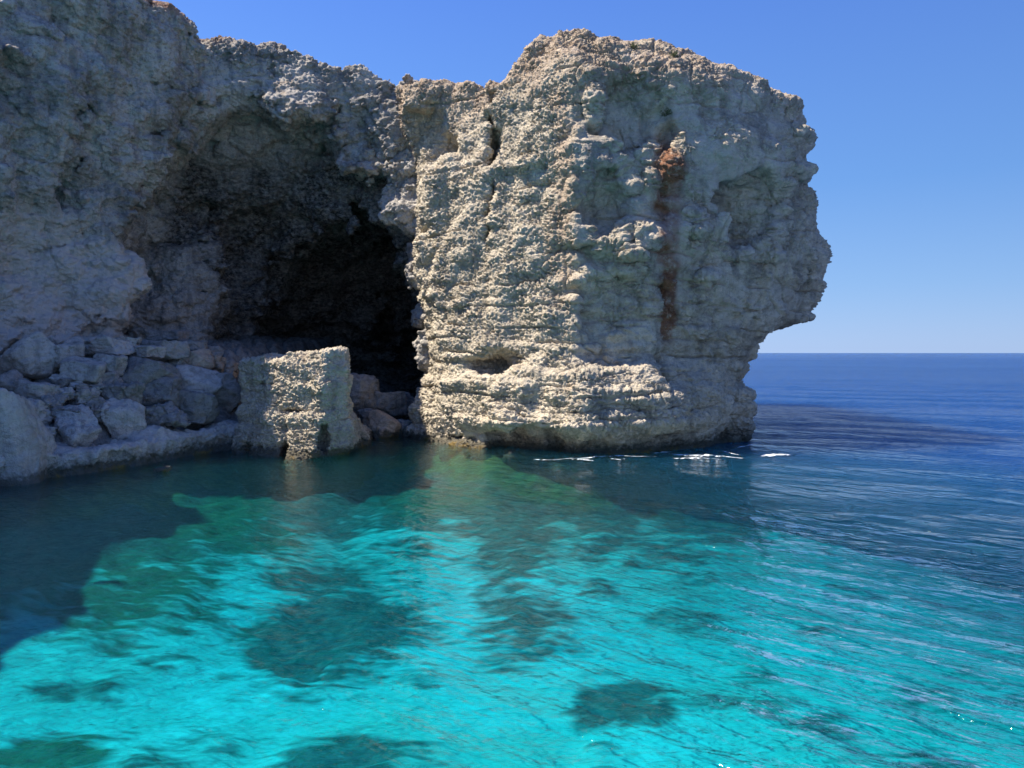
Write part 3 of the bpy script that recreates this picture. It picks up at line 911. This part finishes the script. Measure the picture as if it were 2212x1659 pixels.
# ------------------------------------------------------------------ seabed and sea
PATCH = [  # u, v, half width px, half height px, strength, kind (0 dark weed rock, also painted reflection and shadow cover, 1 olive rock)
 (490,1112,95,48,1,1),(320,1285,190,70,.8,1),(730,1345,185,85,1,0),(1130,1190,100,50,.8,0),(1130,1290,110,60,.75,0),  # last two paint the cliff's reflection as dark bottom
 (700,1225,150,34,.8,0),(1360,1500,130,50,.95,0),(770,1620,175,70,.9,0),(110,1610,150,55,.8,1),(450,1590,90,34,.5,0),
 (2020,1640,120,55,.6,0),(560,1185,120,30,.7,1),(1640,1440,70,26,.4,0),(1990,1480,90,30,.5,0),(1300,1590,40,20,.5,0),(330,1400,60,14,.4,0),
 (900,1440,60,30,.5,0),(1180,1110,200,30,.5,0),(1420,1180,140,40,.6,0),(860,1150,80,22,.6,0),(740,1062,290,48,1.5,0),(960,1085,140,22,.8,1),(1350,1050,320,22,1.2,0),(200,1480,130,22,.6,0),(250,1180,200,50,.7,0),(1280,1075,160,20,.6,0),  # strongest patch paints the bottom dark to hide a cast shadow's edge
]
def seabed_depth(X, Y):
    """negative z of the bottom"""
    P = np.stack([X.ravel(), Y.ravel()], 1)
    sh = poly_sdf(LEDGE + [(-5.8, 45.3), (-3, 41.5), (0, 37.8), (3, 36.8), (7, 37.5), (10.5, 40), (12, 44), (14, 80), (-60, 80), (-60, 20)], X, Y)
    d = 0.5 + 1.2 * ss(0, 3.0, sh) + 1.9 * ss(3, 15, sh)
    # drop-off to open water
    q = (X - 17.5) * 0.86 + (Y - 36.0) * 0.5
    drop = ss(-12, 24, q)
    d = d + 5.0 * drop + 25 * ss(12, 100, q)
    d = d + 1.3 * ss(31, 35, Y) * ss(-2, 4, X)
    return d, sh, drop

def build_seabed():
    def ring_axis(lo, hi, step, far):
        a = np.arange(lo, hi + 1e-6, step)
        g = [hi]; s = step
        while g[-1] < far:
            s *= 1.35; g.append(g[-1] + s)
        g2 = [lo]; s = step
        while g2[-1] > -far:
            s *= 1.35; g2.append(g2[-1] - s)
        return np.concatenate([np.array(g2[1:])[::-1], a, np.array(g[1:])])
    xs = ring_axis(-26, 26, 0.16, 4000); ys = ring_axis(2, 52, 0.16, 4000)
    X, Y = np.meshgrid(xs, ys, indexing='ij')
    d, sh, drop = seabed_depth(X, Y)
    p = np.stack([X.ravel(), Y.ravel(), 0 * X.ravel()], 1)
    n1 = nz(p, 4, 61).reshape(X.shape); n2 = nz(p, 1.2, 62).reshape(X.shape)
    n3 = nz(p, 0.5, 63).reshape(X.shape); n4 = nz(p, 2.2, 64).reshape(X.shape)
    rock = np.zeros(X.shape); olive = np.zeros(X.shape)
    for (u, v, a, b, s, kd) in PATCH:
        zp = -1.9 if v < 1160 else -2.6 if v < 1300 else -3.3
        q0 = atz(u, v, zp)
        ry = abs(atz(u, v - b, zp)[1] - atz(u, v + b, zp)[1]) / 2
        rx = a * q0[1] / FPX
        r = np.sqrt(((X - q0[0]) / rx) ** 2 + ((Y - q0[1]) / ry) ** 2) + 0.28 * n1 + 0.22 * n4 + 0.16 * n2 + 0.12 * n3
        m = s * ss(1.55, 0.45, r)
        rock = np.maximum(rock, m)
        if kd: olive = np.maximum(olive, m)
    shore = ss(10.5, 5.0, sh + 2.2 * n4 + 1.0 * n2)
    oshore = ss(3.0, 1.2, sh + 1.2 * n4)
    rock = np.maximum(rock, shore)
    rock = np.maximum(rock, 0.5 * ss(0.15, 0.6, n4 + 0.5 * n1))
    h = -d + 0.16 * n1 + 0.09 * n4 + 0.04 * n2 + 0.16 * np.clip(0.6 + n2 + 0.5 * n3, 0, 2) * rock + 0.03 * n2
    h = np.minimum(h, -0.35)
    V = np.stack([X.ravel(), Y.ravel(), h.ravel()], 1)
    n, m = X.shape
    i = np.arange(n * m).reshape(n, m)
    Q = np.stack([i[:-1, :-1].ravel(), i[1:, :-1].ravel(), i[1:, 1:].ravel(), i[:-1, 1:].ravel()], 1)
    Z = np.zeros((len(V), 4)); Z[:, 3] = 1
    Z[:, 0] = rock.ravel(); Z[:, 1] = np.maximum(0.6 * olive, oshore).ravel(); Z[:, 2] = drop.ravel()
    m_, t = new_mat("seabed_sand_and_reef"); b = NB(t)
    P = b.n('ShaderNodeNewGeometry').outputs['Position']
    zn = b.n('ShaderNodeSeparateColor', {0: b.n('ShaderNodeVertexColor', layer_name='zone').outputs[0]})
    n5 = b.noise(P, 1.2, 4, 0.6)
    sand = b.mix(b.mapr(n5, 0.35, 0.65), (0.72, 0.73, 0.68), (0.60, 0.62, 0.57))
    reef = b.mix(b.mapr(b.noise(P, 2.5, 4, 0.65), 0.35, 0.65), (0.08, 0.095, 0.085), (0.17, 0.185, 0.16))
    oliv = b.mix(b.mapr(b.noise(P, 2.0, 4, 0.65), 0.35, 0.65), (0.13, 0.105, 0.045), (0.27, 0.21, 0.085))
    wv = b.n('ShaderNodeMapping', {0: P, 'Rotation': (0, 0, math.radians(-25)), 'Scale': (1, 2.6, 1)}).outputs[0]
    wv2 = b.n('ShaderNodeMapping', {0: P, 'Rotation': (0, 0, math.radians(12)), 'Scale': (1, 3.2, 1)}).outputs[0]
    w1 = b.math('SUBTRACT', b.noise(wv, 1.1, 2, 0.5, 0.35), 0.5)
    w2 = b.math('SUBTRACT', b.noise(wv2, 0.45, 2, 0.5, 0.3), 0.5)
    mk = b.math('ADD', zn.outputs[0], b.math('ADD', b.math('MULTIPLY', w1, 1.35), b.math('MULTIPLY', w2, 0.7)))  # patch edges wobbled in the colour to imitate refraction
    mk = b.mapr(mk, 0.26, 0.74)
    sand = b.mix(b.mapr(w1, -0.16, 0.16), sand, (0.58, 0.60, 0.55))
    sand = b.mix(b.mapr(b.noise(P, 0.22, 3, 0.55), 0.38, 0.62, 0, 0.75), sand, (0.42, 0.50, 0.42))
    c = b.mix(mk, sand, b.mix(zn.outputs[1], reef, oliv))
    # ripple light web of the surface imitated by bumps in the bottom's shape
    hb = b.math('ADD', b.math('MULTIPLY', b.noise(wv, 1.6, 3, 0.55, 0.5), 0.5), b.math('MULTIPLY', b.noise(wv2, 0.7, 3, 0.55, 0.4), 0.8))
    bp = b.n('ShaderNodeBump', {'Strength': 1.0, 'Distance': 0.30, 'Height': hb})
    bs = b.n('ShaderNodeBsdfDiffuse', {0: c, 'Normal': bp.outputs[0]})
    o = b.n('ShaderNodeOutputMaterial'); t.links.new(bs.outputs[0], o.inputs[0])
    ob = mesh_obj("seabed", V, Q, m_, zone=Z)
    tag(ob, "pale sandy sea floor with dark weedy reef patches", "seabed", kind="structure")

def waves(p, spacing):
    """height of the sea; short waves only where the mesh is fine enough"""
    x, y = p[:, 0], p[:, 1]
    h = np.zeros(len(p))
    openw = ss(-6, 9, (x - 2) * 0.8 + (y - 18) * 0.15)
    def comp(ang, L, amp, seed, stretch=3.0, fade=4.0):
        ca, sa = math.cos(ang), math.sin(ang)
        a = x * ca + y * sa; c = -x * sa + y * ca
        q = np.stack([a / L, c / (L * stretch), np.full(len(p), seed * 1.7)], 1)
        n = perlin(q * 1.0)
        v = 1 - 2 * np.abs(n) ** 0.9
        return amp * np.where(spacing < L / fade, v, 0)
    h += openw * comp(math.radians(65), 9.0, 0.10, 1, 3)
    h += (0.25 + openw) * comp(math.radians(52), 3.4, 0.045, 2, 3)
    h += (0.35 + 1.3 * openw) * comp(math.radians(46), 1.25, 0.036, 3, 3.6)
    h += (0.6 + 1.0 * openw) * comp(math.radians(40), 0.55, 0.013, 4, 2.8)
    h += (0.8 + 0.2 * openw) * comp(math.radians(95), 0.7, 0.007, 5, 2.0)
    return h

def build_sea():
    nr, na = 620, 760
    r = 3.0 * (9000 / 3.0) ** (np.linspace(0, 1, nr) ** 1.35)
    # fine in front, coarse behind
    th = np.concatenate([np.linspace(-42, 42, na), np.linspace(46, 314, 68)])
    th = np.radians(th)
    R, T = np.meshgrid(r, th, indexing='ij')
    X = R * np.sin(T); Y = R * np.cos(T)
    dr = np.gradient(r)[:, None]
    sp = np.maximum(dr, R * np.radians(84 / na)) * np.ones_like(R)
    p = np.stack([X.ravel(), Y.ravel()], 1)
    h = waves(p, sp.ravel())
    V = np.stack([X.ravel(), Y.ravel(), h], 1)
    n, m = X.shape
    i = np.arange(n * m).reshape(n, m)
    j = np.concatenate([i, i[:, :1]], 1)
    Q = np.stack([j[:-1, :-1].ravel(), j[:-1, 1:].ravel(), j[1:, 1:].ravel(), j[1:, :-1].ravel()], 1)
    c = len(V)
    V = np.concatenate([V, [[0, 0, 0]]])
    # face orientation upward
    a, b_, c_ = V[Q[0, 0]], V[Q[0, 1]], V[Q[0, 2]]
    if np.cross(b_ - a, c_ - a)[2] < 0: Q = Q[:, ::-1]
    inner = [(c, int(j[0, k + 1]), int(j[0, k])) for k in range(m)]
    mt, t = new_mat("sea_water"); b = NB(t)
    P = b.n('ShaderNodeNewGeometry').outputs['Position']
    sep = b.n('ShaderNodeSeparateXYZ', {0: P})
    x, y = sep.outputs[0], sep.outputs[1]
    q = b.math('ADD', b.math('MULTIPLY', b.math('SUBTRACT', x, 9.5), 0.93), b.math('MULTIPLY', b.math('SUBTRACT', y, 23.0), 0.36))
    openw = b.mapr(q, -9.0, 17.0)
    dist = b.n('ShaderNodeVectorMath', {0: P}, operation='LENGTH').outputs['Value']
    far = b.mapr(dist, 40, 400)
    def wdir(deg, st):
        r_ = b.n('ShaderNodeMapping', {0: P, 'Rotation': (0, 0, math.radians(-deg))}).outputs[0]
        return b.n('ShaderNodeMapping', {0: r_, 'Scale': (1, st, 1)}).outputs[0]
    rot = wdir(48, 0.35); rot2 = wdir(75, 0.85)
    h1 = b.noise(rot, 1.5, 3, 0.55, 0.3)
    h2 = b.noise(rot2, 4.5, 3, 0.6, 0.4)
    h3 = b.noise(rot, 0.35, 3, 0.5, 0.2)
    h4 = b.math('MULTIPLY', b.noise(rot, 0.04, 4, 0.6, 0.2), b.math('MULTIPLY', far, 3.5))
    hh = b.math('ADD', b.math('MULTIPLY_ADD', h1, b.mapr(x, -3, 9, 0.12, 0.46), h4), b.math('ADD', b.math('MULTIPLY', h2, b.mapr(x, -3, 9, 0.048, 0.075)), b.math('MULTIPLY', h3, b.mapr(openw, 0, 1, 0.05, 0.60))))
    bp = b.n('ShaderNodeBump', {'Strength': 1.0, 'Distance': 1.0, 'Height': hh})
    fr = b.n('ShaderNodeFresnel', {'IOR': 1.333, 'Normal': bp.outputs[0]})
    gl = b.n('ShaderNodeBsdfGlossy', {'Color': (1, 1, 1, 1), 'Roughness': b.mapr(far, 0, 1, 0.05, 0.16), 'Normal': bp.outputs[0]})
    tr = b.n('ShaderNodeBsdfTransparent', {0: (1, 1, 1, 1)})
    body = b.mix(openw, (0.005, 0.085, 0.12), (0.005, 0.038, 0.15))
    df = b.n('ShaderNodeSubsurfaceScattering', {'Color': body, 'Scale': 16.0, 'Radius': (0.5, 0.8, 1.0)}, falloff='BURLEY')
    lw = b.n('ShaderNodeLayerWeight', {'Blend': 0.5, 'Normal': bp.outputs[0]}).outputs['Facing']
    lw = b.mapr(lw, 0.45, 0.95, 0.0, 0.26)
    slick = b.mapr(b.noise(b.n('ShaderNodeMapping', {0: P, 'Scale': (0.004, 0.02, 1)}).outputs[0], 1.0, 4, 0.6, 0.6), 0.40, 0.62)
    under = b.n('ShaderNodeMixShader', {0: b.math('MAXIMUM', lw, b.mapr(openw, 0, 1, 0.06, 0.95)), 1: tr.outputs[0], 2: df.outputs[0]})
    frc = b.math('MINIMUM', fr.outputs[0], b.math('MULTIPLY_ADD', slick, b.math('MULTIPLY', far, 0.16), b.mapr(openw, 0, 1, 0.75, 0.42)))
    mx = b.n('ShaderNodeMixShader', {0: frc, 1: under.outputs[0], 2: gl.outputs[0]})
    va = b.n('ShaderNodeVolumeAbsorption', {'Color': (0.0, 0.87, 0.925, 1), 'Density': 0.42})
    o = b.n('ShaderNodeOutputMaterial')
    t.links.new(mx.outputs[0], o.inputs[0]); t.links.new(va.outputs[0], o.inputs[1])
    ob = mesh_obj("sea", V, Q, mt)
    tag(ob, "clear turquoise to deep blue rippled sea", "sea", kind="structure")
    return ob

# ---- foam -------------------------------------------------------------------
def build_foam():
    mt, t = new_mat("white_foam"); b = NB(t)
    bs = b.n('ShaderNodeBsdfPrincipled', {'Base Color': (0.78, 0.82, 0.84, 1), 'Roughness': 0.8})
    P = b.n('ShaderNodeNewGeometry').outputs['Position']
    lace = b.mapr(b.noise(b.scl(P, (1, 1.6, 1)), 3.2, 5, 0.7, 0.5), 0.44, 0.56)
    sh = b.n('ShaderNodeMixShader', {0: lace, 1: b.n('ShaderNodeBsdfTransparent').outputs[0], 2: bs.outputs[0]})
    o = b.n('ShaderNodeOutputMaterial'); t.links.new(sh.outputs[0], o.inputs[0])
    Vs, Qs = [], []; base = 0
    ST = [(1432, 984, 1520, 988, .22), (1515, 988, 1608, 991, .2), (1640, 984, 1712, 980, .28), (1235, 996, 1282, 998, .07), (1318, 996, 1352, 995, .07), (1150, 996, 1200, 996, .04), (1405, 981, 1450, 979, .08), (1560, 976, 1600, 984, .08), (1450, 992, 1560, 996, .10), (1180, 994, 1420, 990, .05), (1590, 970, 1650, 962, .10)]
    for k, (u0, v0, u1, v1, w) in enumerate(ST):
        a, c = atz(u0, v0, 0.05), atz(u1, v1, 0.05)
        n = 90; m = 9
        s = np.linspace(0, 1, n)[:, None]; q = np.linspace(-1, 1, m)[None, :]
        L = np.linalg.norm(c - a)
        wid = w * 2.2 * np.sin(np.pi * s) ** 0.6
        p1 = np.stack([s.ravel() * L * 1.5, 0 * s.ravel() + k * 7, 0 * s.ravel()], 1)
        wid = wid * (0.55 + 0.5 * nz(p1, 0.8, k))[:, None].clip(0.05)
        cen = a[None] + s * (c - a)[None] 
        cen[:, 1] += 0.35 * nz(p1, 2.0, k + 3)
        X = cen[:, 0:1] + 0 * q; Y = cen[:, 1:2] + wid * q
        p2 = np.stack([X.ravel(), Y.ravel(), 0 * X.ravel()], 1)
        Zh = waves(p2[:, :2], np.zeros(len(p2))).reshape(X.shape) + 0.02 + (w * 0.22 * np.sqrt(1 - q ** 2 * 0.98)) * (np.sin(np.pi * s) ** .5) * (0.8 + 0.6 * nz(p2, 0.25, 5).reshape(X.shape))
        Vs.append(np.stack([X.ravel(), Y.ravel(), Zh.ravel()], 1))
        i = np.arange(n * m).reshape(n, m) + base; base += n * m
        Qs.append(np.stack([i[:-1, :-1].ravel(), i[1:, :-1].ravel(), i[1:, 1:].ravel(), i[:-1, 1:].ravel()], 1))
    ob = mesh_obj("foam", np.concatenate(Vs), np.concatenate(Qs), mt)
    tag(ob, "white foam where small waves break off the headland's right foot", "foam", kind="stuff")

def build_shrubs():
    mt, t = new_mat("dry_green_leaf"); b = NB(t)
    P = b.n('ShaderNodeNewGeometry').outputs['Position']
    c = b.mix(b.mapr(b.noise(P, 12, 3), 0.4, 0.6), (0.05, 0.085, 0.03), (0.13, 0.14, 0.05))
    bs = b.n('ShaderNodeBsdfPrincipled', {'Base Color': c, 'Roughness': 0.8})
    o = b.n('ShaderNodeOutputMaterial'); t.links.new(bs.outputs[0], o.inputs[0])
    ms, t = new_mat("shrub_stem"); b = NB(t)
    bs = b.n('ShaderNodeBsdfPrincipled', {'Base Color': (0.12, 0.09, 0.06, 1), 'Roughness': 0.9})
    o = b.n('ShaderNodeOutputMaterial'); t.links.new(bs.outputs[0], o.inputs[0])
    dg = bpy.context.evaluated_depsgraph_get()
    head = bpy.data.objects["headland"]
    SH = [(1368, 104, 0.34, "small dark green shrub on the headland crest right of its peak"),
          (1458, 122, 0.38, "grey green shrub on the crest above the rust streak"),
          (1441, 248, 0.42, "green tuft growing from a crack high on the right face above the rust streak")]
    for k, (u, v, r, lab) in enumerate(SH):
        best = None
        for dv in range(0, 120, 4):
            d = Vector(ray(u, v + dv)).normalized()
            hit, loc, nrm, fi = head.ray_cast(Vector(CAM), d)
            if hit:
                best = loc; break
        if best is None: continue
        rng = np.random.RandomState(50 + k)
        e = bpy.data.objects.new("shrub", None); e.location = best; col.objects.link(e)
        e.empty_display_size = 0.2
        tag(e, lab, "shrub", "shrubs on the headland")
        base = np.array([0, 0.05, -0.03])
        Vs, Qs, Ss, SQ = [], [], [], []
        for i in range(26):
            a = rng.uniform(0, 2 * np.pi); el = rng.uniform(0.1, 1.4)
            dr = np.array([np.cos(a) * np.cos(el), np.sin(a) * np.cos(el) - 0.35, np.sin(el)])
            L = r * rng.uniform(0.6, 1.1)
            tip = base + dr * L + np.array([0, 0, -0.1 * L])
            w = np.cross(dr, [0, 0, 1]); w /= np.linalg.norm(w) + 1e-9
            w2 = np.cross(dr, w)
            n0 = len(Ss)
            for q, rr in ((base, .007), (tip, .003)):
                for an in range(4):
                    Ss.append(q + rr * (w * np.cos(an * np.pi / 2) + w2 * np.sin(an * np.pi / 2)))
            for an in range(4):
                SQ.append([n0 + an, n0 + (an + 1) % 4, n0 + 4 + (an + 1) % 4, n0 + 4 + an])
            for j in range(16):
                q = base + (tip - base) * rng.uniform(0.35, 1.05) + rng.normal(size=3) * 0.025
                d1 = rng.normal(size=3); d1 /= np.linalg.norm(d1)
                d2 = np.cross(d1, rng.normal(size=3)); d2 /= np.linalg.norm(d2)
                l, wd = 0.045, 0.012
                n1 = len(Vs)
                Vs += [q - d1 * l, q + d2 * wd, q + d1 * l, q - d2 * wd]
                Qs.append([n1, n1 + 1, n1 + 2, n1 + 3])
        mesh_obj("foliage", np.array(Vs), np.array(Qs), mt, parent=e, shade=False)
        mesh_obj("stems", np.array(Ss), np.array(SQ), ms, parent=e)

build_headland()
bpy.context.view_layer.update()
build_shrubs()
build_cliff()
build_block()
build_ledge()
build_slope()
build_boulders()
build_seabed()
build_sea()
build_foam()
